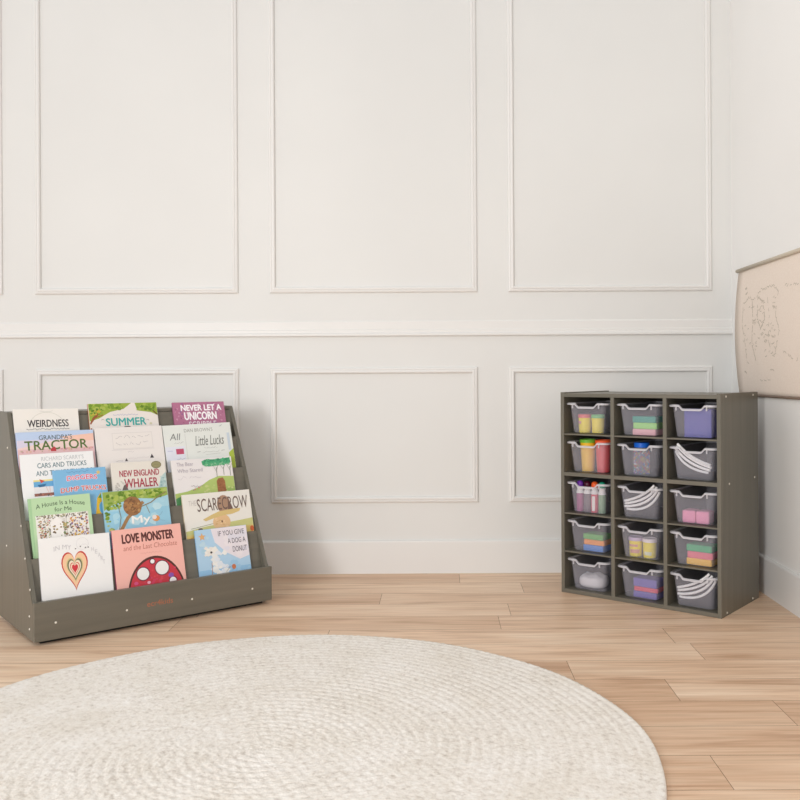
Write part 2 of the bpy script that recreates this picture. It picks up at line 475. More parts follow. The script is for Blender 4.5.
class Art:
    """drawing on a cover: x and y in cover widths, y measured down from the top edge"""
    def __init__(s, w, h, z, seed):
        s.w, s.h, s.z = w, h, z; s.bm = bmesh.new(); s.mats = []; s.k = 0; s.texts = []; s.rnd = random.Random(seed)
    def mi(s, rgb):
        m = flat(rgb, 0.42)
        if m not in s.mats: s.mats.append(m)
        return s.mats.index(m)
    def nz(s): s.k += 1; return s.z + 0.0002 + s.k*0.00003
    def p(s, x, y, z):
        e = 0.001
        return (min(max(x*s.w, e), s.w-e), min(max(s.h - y*s.w, e), s.h-e), z)
    def poly(s, pts, rgb, z=None):
        z = z or s.nz(); mi = s.mi(rgb)
        vs = [s.bm.verts.new(s.p(x, y, z)) for x, y in pts]
        f = s.bm.faces.new(vs); f.material_index = mi
        f.normal_update()
        if f.normal.z < 0: f.normal_flip()
    def rect(s, x0, y0, x1, y1, rgb): s.poly([(x0, y0), (x1, y0), (x1, y1), (x0, y1)], rgb)
    def ell(s, cx, cy, rx, ry, rgb, n=28, a0=0, a1=2*PI):
        m = n if a1-a0 >= 2*PI-1e-6 else n+1
        s.poly([(cx+rx*math.cos(a0+(a1-a0)*i/n), cy+ry*math.sin(a0+(a1-a0)*i/n)) for i in range(m)], rgb)
    def blobs(s, x0, y0, x1, y1, n, r, cols, sq=0.8):
        z = s.nz()
        for i in range(n):
            cx, cy = s.rnd.uniform(x0, x1), s.rnd.uniform(y0, y1); q = s.rnd.uniform(0.5, 1.1)*r
            pts = [(cx+q*math.cos(t*PI/3)*s.rnd.uniform(0.6, 1.2), cy+q*sq*math.sin(t*PI/3)*s.rnd.uniform(0.6, 1.2)) for t in range(6)]
            s.poly(pts, s.rnd.choice(cols), z + i*0.0000015)
        s.k += int(n*0.1)+3
    def line(s, pts, w, rgb):
        z = s.nz(); mi = s.mi(rgb)
        stroke(s.bm, pts, w, lambda x, y: s.p(x, y, z), mi)
    def ring(s, cx, cy, r, w, rgb, a0=0, a1=2*PI, ry=None):
        ry = ry or r
        s.line([(cx+r*math.cos(a0+(a1-a0)*i/32), cy+ry*math.sin(a0+(a1-a0)*i/32)) for i in range(33)], w, rgb)
    def scrib(s, x0, x1, y, h, w, rgb): s.line(squiggle_pts(s.rnd, x0, x1, y, h), w, rgb)
    def text(s, t, x0, x1, y0, y1, rgb, slant=0.0, bold=0.0, arc=0.0):
        me = text_mesh(t, x0*s.w, x1*s.w, s.h-y1*s.w, s.h-y0*s.w, s.nz(), slant, bold, arc*s.w)
        me.materials.append(flat(rgb, 0.42)); s.texts.append(me)

def heart(cx, cy, w, h, n=40):
    pts = []
    for i in range(n):
        t = 2*PI*i/n
        x = 16*math.sin(t)**3/16; y = (13*math.cos(t)-5*math.cos(2*t)-2*math.cos(3*t)-math.cos(4*t))/16
        pts.append((cx + x*w/2, cy - (y+0.13)*h/1.8))
    return pts
def starpts(cx, cy, r): return [(cx+(r if i % 2 == 0 else r*0.45)*math.sin(i*PI/5), cy-(r if i % 2 == 0 else r*0.45)*math.cos(i*PI/5)) for i in range(10)]

GREENS = [(118, 150, 44), (146, 172, 58), (96, 130, 36), (170, 186, 84)]
def art_weirdness(A):
    A.ring(0.5, 0.30, 0.27, 0.008, (214, 211, 200), PI, 2*PI, 0.24)
    A.ring(0.5, 0.03, 0.10, 0.006, (205, 205, 196), 0.2, PI-0.2, 0.02)
    A.text('WEIRDNESS', 0.2, 0.83, 0.185, 0.30, (62, 56, 60), bold=0.015)
    A.scrib(0.18, 0.84, 0.335, 0.025, 0.008, (120, 114, 116))
def art_summer(A):
    A.poly([(0, 0), (0.62, 0), (0.50, 0.09), (0.30, 0.13), (0.14, 0.22), (0, 0.26)], (150, 172, 62))
    A.poly([(0.67, 0), (1, 0), (1, 0.2), (0.9, 0.15), (0.70, 0.12)], (150, 172, 62))
    A.line([(0.0, 0.30), (0.06, 0.22), (0.13, 0.15)], 0.035, (150, 84, 48)); A.line([(0.06, 0.22), (0.2, 0.17)], 0.012, (150, 84, 48))
    A.line([(1, 0.19), (0.92, 0.11), (0.86, 0.06)], 0.025, (110, 76, 44))
    A.blobs(0.02, 0.01, 0.48, 0.09, 60, 0.035, GREENS); A.blobs(0.02, 0.08, 0.18, 0.17, 26, 0.03, GREENS + [(200, 170, 60)])
    A.blobs(0.70, 0.01, 0.98, 0.11, 45, 0.035, GREENS)
    A.line([(0.0, 0.36), (0.02, 0.55), (0.03, 0.9)], 0.05, (176, 108, 62))
    A.scrib(0.34, 0.7, 0.175, 0.03, 0.006, (170, 176, 204))
    A.text('SUMMER', 0.23, 0.81, 0.225, 0.335, (62, 172, 166), bold=0.02)
    for x, y in ((0.19, 0.235), (0.84, 0.26)): A.line([(x-0.025, y+0.01), (x, y), (x+0.02, y+0.015)], 0.004, (90, 80, 96))
    A.ell(0.88, 0.32, 0.02, 0.015, (214, 208, 176)); A.ell(0.53, 0.355, 0.05, 0.008, (76, 70, 72)); A.ell(0.38, 0.365, 0.035, 0.006, (150, 120, 130))
def art_unicorn(A):
    A.blobs(0.03, 0.02, 0.97, 0.6, 150, 0.022, [(198, 140, 168), (158, 92, 128), (210, 160, 182), (150, 100, 150), (186, 112, 140)])
    A.text('NEVER LET A', 0.15, 0.93, 0.055, 0.16, (252, 246, 250), bold=0.035)
    A.text('UNICORN', 0.2, 0.82, 0.19, 0.33, (252, 246, 250), bold=0.03)
    A.text('SCRIBBLE', 0.27, 0.8, 0.365, 0.47, (238, 222, 230), bold=0.01)
def art_tractor(A):
    A.rect(0, 0.11, 1, 0.6, (216, 208, 226)); A.poly([(0, 0.22), (0.3, 0.16), (0.6, 0.11), (1, 0.06), (1, 0.6), (0, 0.6)], (236, 208, 202))
    A.poly([(0.55, 0.08), (1, 0.05), (1, 0.15), (0.7, 0.15)], (240, 196, 178)); A.rect(0, 0.235, 1, 0.6, (226, 188, 190))
    A.blobs(0.02, 0.24, 0.98, 0.27, 30, 0.02, [(206, 150, 160), (190, 170, 150), (222, 176, 160)])
    A.text("GRANDPA'S", 0.28, 0.71, 0.05, 0.115, (92, 104, 108), bold=0.005)
    A.text('TRACTOR', 0.095, 0.905, 0.125, 0.25, (88, 112, 56), bold=0.014)
    A.poly([(0.42, 0.24), (0.47, 0.21), (0.49, 0.24), (0.49, 0.275), (0.42, 0.275)], (188, 58, 66))
def art_white(A):
    A.rect(0.24, 0.085, 0.84, 0.33, (222, 216, 212)); A.rect(0.25, 0.095, 0.83, 0.32, (233, 227, 222))
    for y in (0.15, 0.25):
        x = 0.29
        while x < 0.78:
            wd = A.rnd.uniform(0.05, 0.1); A.scrib(x, x+wd, y, 0.055, 0.004, (168, 160, 164)); x += wd + 0.03
    A.line([(0.22, 0.34), (0.85, 0.34)], 0.003, (186, 180, 180)); A.scrib(0.45, 0.55, 0.38, 0.03, 0.003, (186, 180, 184))
    A.scrib(0.45, 0.75, 0.47, 0.02, 0.003, (196, 190, 192))
    for x, y, q in ((0.415, 0.49, 0.022), (0.80, 0.455, 0.03)): A.poly([(x-q, y+q), (x+q, y+q), (x+q*0.5, y), (x, y-q)], (70, 64, 68))
    A.scrib(0.27, 0.36, 0.505, 0.01, 0.003, (120, 116, 118))
def art_lucks(A):
    A.rect(0, 0.30, 0.28, 0.85, (226, 228, 238)); A.rect(0.30, 0.13, 0.31, 0.85, (214, 216, 212))
    A.text("DAN BROWN'S", 0.3, 0.72, 0.06, 0.11, (158, 158, 152))
    A.text('All', 0.08, 0.24, 0.12, 0.21, (128, 130, 130), slant=0.2); A.scrib(0.14, 0.27, 0.25, 0.03, 0.003, (140, 140, 140))
    A.rect(0.15, 0.335, 0.26, 0.41, (190, 78, 108)); A.scrib(0.15, 0.27, 0.48, 0.04, 0.004, (150, 140, 146)); A.line([(0.03, 0.355), (0.1, 0.36)], 0.005, (150, 150, 200))
    A.text('Little Lucks', 0.44, 0.87, 0.17, 0.31, (112, 114, 108), slant=0.3)
    A.scrib(0.56, 0.76, 0.345, 0.02, 0.003, (150, 150, 146)); A.scrib(0.53, 0.78, 0.40, 0.03, 0.003, (160, 160, 156))
    for x in (0.48, 0.84): A.line([(x-0.03, 0.40), (x+0.02, 0.395)], 0.005, (130, 130, 126))
    A.line([(0.57, 0.445), (0.8, 0.435)], 0.003, (176, 176, 172))
    A.rect(0.925, 0.15, 0.965, 0.40, (200, 212, 222)); A.line([(0.83, 0.05), (0.87, 0.03)], 0.006, (140, 150, 150))
    A.poly([(0.92, 0.44), (1, 0.38), (1, 0.75), (0.93, 0.75)], (170, 190, 70))
def art_cars(A):
    A.text("RICHARD SCARRY'S", 0.28, 0.86, 0.045, 0.105, (186, 190, 192))
    A.text('CARS AND TRUCKS', 0.22, 0.89, 0.135, 0.205, (96, 126, 134), bold=0.008)
    A.text('AND THINGS THAT GO', 0.195, 0.98, 0.245, 0.315, (110, 134, 142), bold=0.006)
    A.rect(0.15, 0.37, 0.92, 0.395, (232, 216, 140)); A.rect(0.15, 0.395, 0.92, 0.47, (104, 168, 212)); A.rect(0.15, 0.47, 0.92, 0.56, (228, 226, 228))
    A.poly([(0.2, 0.44), (0.32, 0.43), (0.29, 0.47), (0.22, 0.475)], (52, 108, 150)); A.poly([(0.23, 0.36), (0.3, 0.39), (0.25, 0.42)], (206, 76, 62))
    A.line([(0.31, 0.47), (0.34, 0.55)], 0.005, (220, 150, 130)); A.line([(0.36, 0.47), (0.36, 0.55)], 0.005, (226, 160, 140))
    A.rect(0.15, 0.56, 0.7, 0.60, (150, 96, 84)); A.blobs(0.16, 0.56, 0.68, 0.60, 16, 0.02, [(120, 80, 76), (190, 120, 100), (90, 90, 96)])
def art_diggers(A):
    A.rect(0, 0, 0.035, 1.2, (132, 186, 224))
    A.scrib(0.25, 0.67, 0.055, 0.035, 0.004, (44, 80, 140))
    for c, b in (((240, 230, 238), 0.07), ((222, 84, 112), 0.012)): A.text('DIGGERS', 0.25, 0.82, 0.135, 0.225, c, bold=b, arc=0.015)
    for c, b in (((240, 228, 228), 0.07), ((206, 72, 72), 0.012)): A.text('DUMP TRUCKS', 0.12, 0.97, 0.36, 0.45, c, bold=b, arc=0.02)
    A.poly(starpts(0.85, 0.10, 0.05), (224, 190, 110))
    A.poly([(0.72, 0.95), (0.78, 0.6), (0.86, 0.5), (0.98, 0.72), (0.98, 0.98)], (232, 186, 50)); A.ell(0.87, 0.80, 0.07, 0.12, (100, 170, 210)); A.poly([(0.8, 0.6), (0.86, 0.52), (0.9, 0.62)], (90, 150, 80))
def art_whaler(A):
    A.poly([(1, 0.22), (0.9, 0.30), (0.84, 0.5), (1, 0.6)], (176, 200, 198)); A.blobs(0.86, 0.3, 0.98, 0.5, 12, 0.03, [(150, 182, 182), (196, 212, 208)])
    A.blobs(0.05, 0.3, 0.2, 0.5, 14, 0.03, [(206, 200, 190), (190, 182, 172)]); A.poly([(0.16, 0.52), (0.2, 0.42), (0.24, 0.40), (0.28, 0.52)], (112, 98, 92))
    A.ell(0.83, 0.075, 0.095, 0.068, (112, 106, 76)); A.ell(0.83, 0.075, 0.084, 0.057, (150, 144, 104)); A.scrib(0.77, 0.89, 0.075, 0.03, 0.003, (110, 104, 76))
    A.text('NEW ENGLAND', 0.14, 0.87, 0.15, 0.265, (172, 58, 78), bold=0.012)
    A.text('WHALER', 0.215, 0.83, 0.31, 0.47, (172, 56, 76), bold=0.01)
def art_bear(A):
    A.poly([(0, 0.52), (0.2, 0.50), (0.42, 0.44), (0.58, 0.35), (0.75, 0.30), (1, 0.32), (1, 1.1), (0, 1.1)], (176, 196, 112))
    A.poly([(0, 0.62), (0.25, 0.58), (0.5, 0.60), (1, 0.48), (1, 1.1), (0, 1.1)], (152, 180, 98)); A.poly([(0, 0.60), (0.10, 0.56), (0.2, 0.64), (0.2, 1.1), (0, 1.1)], (84, 142, 92))
    A.blobs(0.35, 0.44, 0.97, 0.6, 30, 0.03, [(186, 200, 120), (166, 190, 106), (196, 204, 136)])
    for x, y in ((0.72, 0.32), (0.84, 0.29), (0.95, 0.31)):
        A.line([(x, y), (x+0.005, 0.16)], 0.011, (150, 150, 140)); A.line([(x, y-0.09), (x-0.05, 0.12)], 0.006, (150, 150, 140)); A.line([(x, y-0.10), (x+0.04, 0.12)], 0.006, (150, 150, 140))
    A.poly([(0.49, 0.05), (0.55, 0.025), (0.75, 0.03), (0.97, 0.015), (0.98, 0.10), (0.85, 0.13), (0.6, 0.14), (0.5, 0.11)], (76, 164, 118))
    A.blobs(0.52, 0.03, 0.96, 0.08, 40, 0.028, [(60, 150, 104), (84, 176, 126), (52, 136, 96)]); A.blobs(0.52, 0.09, 0.96, 0.13, 30, 0.022, [(120, 184, 140), (90, 170, 120), (150, 196, 160)])
    A.poly([(0.70, 0.55), (0.70, 0.38), (0.73, 0.34), (0.81, 0.33), (0.84, 0.39), (0.84, 0.55)], (158, 104, 66)); A.blobs(0.71, 0.36, 0.83, 0.53, 14, 0.025, [(170, 116, 74), (146, 94, 60)])
    A.text('The Bear', 0.08, 0.35, 0.045, 0.105, (186, 178, 186)); A.text('Who Stared', 0.08, 0.49, 0.145, 0.205, (186, 178, 186))
    A.scrib(0.08, 0.21, 0.285, 0.06, 0.004, (190, 182, 188)); A.scrib(0.26, 0.46, 0.28, 0.055, 0.004, (190, 182, 188))
    A.scrib(0.27, 0.47, 0.43, 0.03, 0.005, (150, 130, 140)); A.blobs(0.3, 0.455, 0.42, 0.49, 6, 0.02, [(214, 140, 110), (150, 120, 130)])
def art_house(A):
    A.rect(0, 0, 0.045, 1.4, (166, 204, 156))
    A.text('A House Is a House', 0.11, 0.90, 0.115, 0.19, (62, 84, 60), arc=0.045)
    A.text('for Me', 0.40, 0.68, 0.185, 0.255, (62, 84, 60))
    A.rect(0.09, 0.30, 0.94, 0.95, (236, 232, 226))
    A.blobs(0.11, 0.31, 0.93, 0.37, 110, 0.016, [(130, 116, 96), (90, 84, 76), (180, 176, 140)])
    A.blobs(0.12, 0.38, 0.32, 0.72, 110, 0.018, [(112, 96, 84), (176, 150, 110), (70, 62, 60), (190, 190, 140), (206, 120, 110)])
    A.blobs(0.62, 0.38, 0.92, 0.72, 130, 0.018, [(226, 180, 70), (150, 110, 160), (120, 96, 84), (200, 110, 96), (90, 80, 76)])
    A.poly([(0.31, 0.75), (0.31, 0.44), (0.42, 0.33), (0.52, 0.42), (0.52, 0.75)], (242, 238, 234)); A.blobs(0.36, 0.46, 0.42, 0.64, 8, 0.025, [(160, 140, 90), (120, 100, 84)])
    A.blobs(0.46, 0.40, 0.6, 0.72, 30, 0.024, [(200, 176, 120), (130, 150, 96), (150, 120, 90)])
    for x in (0.52, 0.54, 0.57): A.line([(x, 0.72), (x, 0.38)], 0.003, (120, 104, 80))
def art_tree(A):
    A.rect(0, 0.3, 1, 1, (150, 200, 222)); A.blobs(0.1, 0.2, 0.95, 0.6, 16, 0.09, [(172, 212, 226), (158, 204, 222), (186, 218, 228)])
    A.poly([(0, 0), (1, 0), (1, 0.13), (0.8, 0.17), (0.55, 0.14), (0.35, 0.16), (0.15, 0.2), (0, 0.28)], (150, 172, 84))
    A.blobs(0.03, 0.02, 0.97, 0.13, 90, 0.04, GREENS + [(176, 192, 104)]); A.blobs(0.02, 0.15, 0.25, 0.27, 26, 0.03, GREENS + [(190, 196, 150)]); A.blobs(0.02, 0.32, 0.08, 0.45, 10, 0.03, GREENS)
    A.line([(0.08, 0.72), (0.22, 0.60), (0.34, 0.42), (0.48, 0.30), (0.6, 0.2)], 0.05, (160, 122, 80))
    A.line([(0.56, 0.27), (0.72, 0.22), (0.84, 0.14), (0.97, 0.08)], 0.014, (140, 120, 84)); A.line([(0.2, 0.58), (0.24, 0.4), (0.22, 0.25)], 0.010, (120, 120, 110)); A.line([(0.64, 0.26), (0.68, 0.38)], 0.008, (140, 120, 84))
    A.ell(0.43, 0.25, 0.14, 0.145, (150, 106, 66)); A.blobs(0.33, 0.15, 0.53, 0.35, 50, 0.03, [(168, 120, 72), (132, 90, 56), (184, 142, 90), (120, 84, 56)])
    A.ell(0.77, 0.47, 0.055, 0.045, (222, 150, 84)); A.ell(0.745, 0.45, 0.035, 0.035, (234, 222, 214)); A.line([(0.82, 0.44), (0.88, 0.38)], 0.003, (120, 140, 160)); A.line([(0.82, 0.5), (0.9, 0.52)], 0.003, (120, 140, 160))
    A.text('My', 0.40, 0.68, 0.405, 0.545, (244, 242, 238), bold=0.02)
    A.blobs(0.02, 0.5, 0.14, 0.72, 10, 0.035, [(150, 170, 90), (196, 186, 110), (176, 190, 120)])
def art_scarecrow(A):
    A.poly([(0, 0.50), (0.3, 0.455), (0.62, 0.43), (1, 0.40), (1, 1), (0, 1)], (202, 200, 132)); A.poly([(0, 0.56), (0.4, 0.5), (1, 0.50), (1, 1), (0, 1)], (220, 196, 120))
    A.poly([(0, 0.6), (0.15, 0.56), (0.2, 1), (0, 1)], (226, 176, 84)); A.line([(0.08, 0.47), (0.42, 0.425)], 0.006, (130, 136, 70)); A.ell(0.97, 0.55, 0.03, 0.04, (206, 100, 56)); A.ell(0.21, 0.49, 0.035, 0.02, (110, 96, 84))
    A.ell(0.53, 0.42, 0.13, 0.115, (224, 186, 140)); A.blobs(0.44, 0.36, 0.62, 0.5, 20, 0.02, [(214, 172, 122), (232, 198, 156)])
    A.ell(0.59, 0.18, 0.10, 0.13, (170, 136, 112)); A.poly([(0.66, 0.1), (0.69, 0.2), (0.74, 0.28), (0.64, 0.28)], (120, 92, 82))
    A.poly([(0.26, 0.36), (0.38, 0.31), (0.5, 0.27), (0.72, 0.25), (0.83, 0.25), (0.81, 0.29), (0.7, 0.32), (0.55, 0.33), (0.4, 0.36), (0.30, 0.385)], (214, 188, 126))
    A.ell(0.535, 0.41, 0.012, 0.016, (110, 70, 50))
    A.text('THE', 0.08, 0.19, 0.09, 0.16, (206, 200, 194)); A.text('SCARECROW', 0.2, 0.95, 0.075, 0.25, (108, 88, 80))
def art_heart(A):
    cx, cy = 0.475, 0.50
    for w_, h_, c in ((0.37, 0.56, (198, 62, 58)), (0.335, 0.51, (240, 198, 158)), (0.235, 0.36, (214, 196, 140)), (0.21, 0.32, (116, 116, 88)), (0.17, 0.27, (238, 222, 196)), (0.135, 0.2, (206, 96, 84)), (0.115, 0.17, (240, 216, 190)), (0.085, 0.13, (206, 52, 62))):
        A.poly(heart(cx, cy-(0.56-h_)*0.06, w_, h_), c)
    A.text('IN MY', 0.2, 0.44, 0.135, 0.20, (200, 196, 198), arc=0.02)
    pts = [(0.74, 0.22, 'H'), (0.79, 0.26, 'E'), (0.83, 0.31, 'A'), (0.865, 0.365, 'R'), (0.89, 0.42, 'T')]
    for x, y, c in pts: A.text(c, x-0.018, x+0.018, y-0.03, y+0.03, (204, 200, 202))
    A.ring(0.60, 0.125, 0.085, 0.0022, (186, 182, 186)); A.scrib(0.55, 0.66, 0.14, 0.03, 0.002, (180, 176, 180))
    for x, y in ((0.50, 0.19), (0.57, 0.165), (0.64, 0.185), (0.68, 0.185)): A.ell(x, y, 0.009, 0.009, (96, 92, 96))
def art_pink(A):
    A.text('LOVE MONSTER', 0.135, 0.875, 0.075, 0.20, (92, 44, 42), bold=0.03, arc=0.0)
    A.text('and the Last Chocolate', 0.14, 0.92, 0.235, 0.305, (190, 116, 104), slant=0.1); A.scrib(0.37, 0.68, 0.365, 0.02, 0.003, (206, 130, 118))
    # a plain spotted red dome
    dome = lambda q: [(0.56+q*0.42*math.cos(PI+PI*i/24), 0.98+q*0.56*math.sin(PI+PI*i/24)) for i in range(25)]
    A.poly(dome(1.0), (84, 44, 38)); A.poly(dome(0.94), (200, 52, 66)); A.blobs(0.3, 0.6, 0.85, 0.85, 60, 0.025, [(190, 46, 62), (210, 66, 78), (180, 44, 70), (206, 58, 92)])
    for x, y, q in ((0.38, 0.65, 0.085), (0.66, 0.60, 0.095), (0.53, 0.495, 0.03), (0.80, 0.80, 0.05)): A.ell(x, y, q+0.014, q+0.014, (110, 40, 60)); A.ell(x, y, q, q, (238, 234, 232))
    for x, y, q, c in ((0.45, 0.78, 0.025, (236, 170, 190)), (0.78, 0.72, 0.04, (140, 84, 170)), (0.27, 0.77, 0.03, (214, 80, 130))): A.ell(x, y, q, q*0.8, c)
def art_donut(A):
    A.poly([(0.3, 0), (1, 0), (1, 0.55), (0.8, 0.6), (0.55, 0.45), (0.35, 0.25)], (232, 224, 230)); A.blobs(0.3, 0.1, 0.95, 0.5, 14, 0.08, [(236, 228, 232), (226, 222, 232)])
    A.blobs(0.05, 0.1, 0.28, 0.4, 10, 0.06, [(190, 216, 230), (170, 206, 226)]); A.rect(0, 0.72, 1, 0.9, (150, 194, 226)); A.blobs(0.4, 0.62, 0.97, 0.8, 12, 0.06, [(160, 200, 228), (180, 208, 230)])
    A.text('IF YOU GIVE', 0.43, 0.94, 0.06, 0.15, (92, 88, 98)); A.text('A DOG A', 0.60, 0.95, 0.21, 0.30, (92, 88, 98)); A.text('DONUT', 0.68, 0.96, 0.36, 0.46, (92, 88, 98))
    A.poly(starpts(0.12, 0.13, 0.07), (226, 172, 112))
    A.blobs(0.15, 0.34, 0.35, 0.46, 18, 0.06, [(238, 234, 226), (232, 226, 218)]); A.blobs(0.28, 0.42, 0.55, 0.95, 60, 0.065, [(240, 238, 234), (232, 232, 230), (226, 230, 236)])
    A.ell(0.26, 0.42, 0.022, 0.018, (70, 62, 60)); A.line([(0.22, 0.95), (0.24, 0.75), (0.25, 0.6)], 0.010, (176, 130, 110)); A.ell(0.66, 0.72, 0.038, 0.045, (206, 120, 76))
    A.line([(0.5, 0.8), (0.58, 0.72), (0.64, 0.70)], 0.005, (96, 92, 110)); A.scrib(0.4, 0.6, 0.70, 0.06, 0.004, (150, 176, 214)); A.scrib(0.28, 0.5, 0.9, 0.05, 0.006, (150, 140, 140)); A.rect(0, 0.85, 0.2, 0.88, (190, 140, 110))

BOOKS = [  # row, a0, a1, height of top edge, layer, thickness, cover, spine, art, tilt, label
 (1, 0.0165, 0.246, 0.809, 0, 0.010, (237, 232, 225), (230, 226, 218), art_weirdness, -0.6, 'off-white picture book with WEIRDNESS in black, at the left end of the top tier'),
 (1, 0.288, 0.567, 0.824, 0, 0.010, (234, 226, 220), (190, 120, 70), art_summer, 0, 'picture book with teal SUMMER lettering under green leaves, middle of the top tier'),
 (1, 0.635, 0.868, 0.820, 0, 0.010, (180, 114, 144), (160, 96, 126), art_unicorn, 0, 'mauve picture book with white UNICORN lettering, at the right end of the top tier'),
 (2, 0.0165, 0.290, 0.7245, 0, 0.010, (188, 206, 234), (176, 190, 220), art_tractor, 0, 'wide pale blue and peach book with green TRACTOR lettering'),
 (2, 0.2955, 0.567, 0.729, 0, 0.010, (233, 227, 223), (224, 218, 212), art_white, 0, 'pale cream book with faint boxed lettering, in front of the SUMMER book'),
 (2, 0.574, 0.876, 0.729, 0, 0.010, (228, 231, 226), (216, 220, 216), art_lucks, 0.8, 'pale grey-green book with handwritten lettering and a crimson patch, below the mauve book'),
 (3, 0.0190, 0.276, 0.646, 0, 0.006, (239, 239, 239), (226, 226, 228), art_cars, 0.2, 'white book titled CARS AND TRUCKS, behind the blue digger book'),
 (3, 0.119, 0.315, 0.583, 1, 0.006, (128, 184, 222), (110, 166, 212), art_diggers, 0.3, 'small bright blue book with red and pink DIGGERS lettering and a yellow digger'),
 (3, 0.333, 0.550, 0.593, 0, 0.010, (229, 223, 213), (214, 206, 196), art_whaler, -0.6, 'cream book with crimson NEW ENGLAND WHALER lettering'),
 (3, 0.581, 0.846, 0.589, 0, 0.010, (234, 229, 228), (216, 214, 206), art_bear, 0.4, 'pale book showing a brown shape on a green hill under teal trees'),
 (4, 0.021, 0.240, 0.4905, 0, 0.010, (186, 216, 172), (160, 200, 150), art_house, 0.4, 'light green book with a busy picture panel, behind the heart book'),
 (4, 0.285, 0.542, 0.491, 0, 0.010, (166, 208, 224), (150, 196, 214), art_tree, 0.3, 'sky blue book with a leafy branch and a small orange bird'),
 (4, 0.595, 0.893, 0.452, 0, 0.010, (233, 229, 221), (216, 200, 170), art_scarecrow, -0.3, 'wide cream book with a straw hat under SCARECROW lettering'),
 (5, 0.029, 0.281, 0.349, 0, 0.010, (239, 237, 235), (226, 222, 222), art_heart, -1.2, 'white book with nested red and peach hearts, in the bottom tier'),
 (5, 0.295, 0.565, 0.351, 0, 0.010, (242, 182, 170), (176, 70, 110), art_pink, -0.2, 'salmon pink book with a large red shape with round white spots, in the bottom tier'),
 (5, 0.621, 0.845, 0.315, 0, 0.010, (176, 208, 232), (150, 190, 222), art_donut, -0.3, 'pale blue book with DONUT lettering, at the right end of the bottom tier'),
]
def build_book(i, b):
    row, a0, a1, top, layer, th, ccol, scol, art, tilt, label = b
    k = 6-row; s0, h0 = tops[k]; hf = floors[row]
    w = a1-a0; sec = 1/math.cos(LEAN)
    back = s0 - (0.0005 + layer*0.0073)*sec                 # plane of the back cover at height h0
    h = (top-hf)*sec
    org_h = hf + (0.0004 + th*math.sin(LEAN)*0.0)
    a0 += 0.008 if a0 > 0.0195 else 0.0; a1 += 0.008
    w = a1-a0
    org = Vector((a0, back - (h0-org_h)*TL, org_h))
    # keep the lower front edge clear of the pocket floor: lift by nothing (front edge tips up), back edge rests
    up = Vector((0, math.sin(LEAN), math.cos(LEAN))); nrm = Vector((0, -math.cos(LEAN), math.sin(LEAN)))
    R = Matrix(((1, up.x, nrm.x, org.x), (0, up.y, nrm.y, org.y), (0, up.z, nrm.z, org.z), (0, 0, 0, 1)))
    t = math.radians(tilt)
    lift = abs(math.sin(t))*w
    piv = Matrix.Translation((w if t < 0 else 0, 0, 0))
    root = empty('picture_book', MB @ R @ piv @ Matrix.Rotation(t, 4, 'Z') @ piv.inverted())
    tag(root, label, 'book', 'picture books on the display stand')
    h -= lift*0.5
    c = 0.0018
    fc = link('front_cover', boxm(0, w, 0, h, th-c, th, bev=0.0006), flat(ccol, 0.42), root)
    link('back_cover', boxm(0, w, 0, h, 0, c, bev=0.0006), flat(scol, 0.45), root)
    link('spine', boxm(0, 0.0018, 0, h, c+0.0001, th-c-0.0001), flat(scol, 0.45), root)
    link('page_block', boxm(0.002, w-0.003, 0.003, h-0.003, c+0.0001, th-c-0.0001), M['page'], root)
    A = Art(w, h, th, 100+i); art(A)
    for f in A.bm.faces:
        f.normal_update()
        if f.normal.z < 0: f.normal_flip()
    link('cover_picture', A.bm, A.mats or [flat(ccol)], fc, recalc=False)
    for me in A.texts:
        o = D.objects.new('title_lettering', me); C.objects.link(o); o.parent = fc
    return root
build_stand()
for i, b in enumerate(BOOKS): build_book(i, b)

# ------------------------------------------------------------------ the cubby unit
AC = Vector((0.5160, 3.8590)); TC = -0.6741; WC, DC, HC = 0.7030, 0.4079, 0.8560
uc = Vector((math.cos(TC), math.sin(TC))); vc = Vector((-uc.y, uc.x))
MC = Matrix(((uc.x, vc.x, 0, AC.x), (uc.y, vc.y, 0, AC.y), (0, 0, 1, 0), (0, 0, 0, 1)))
T = 0.0155
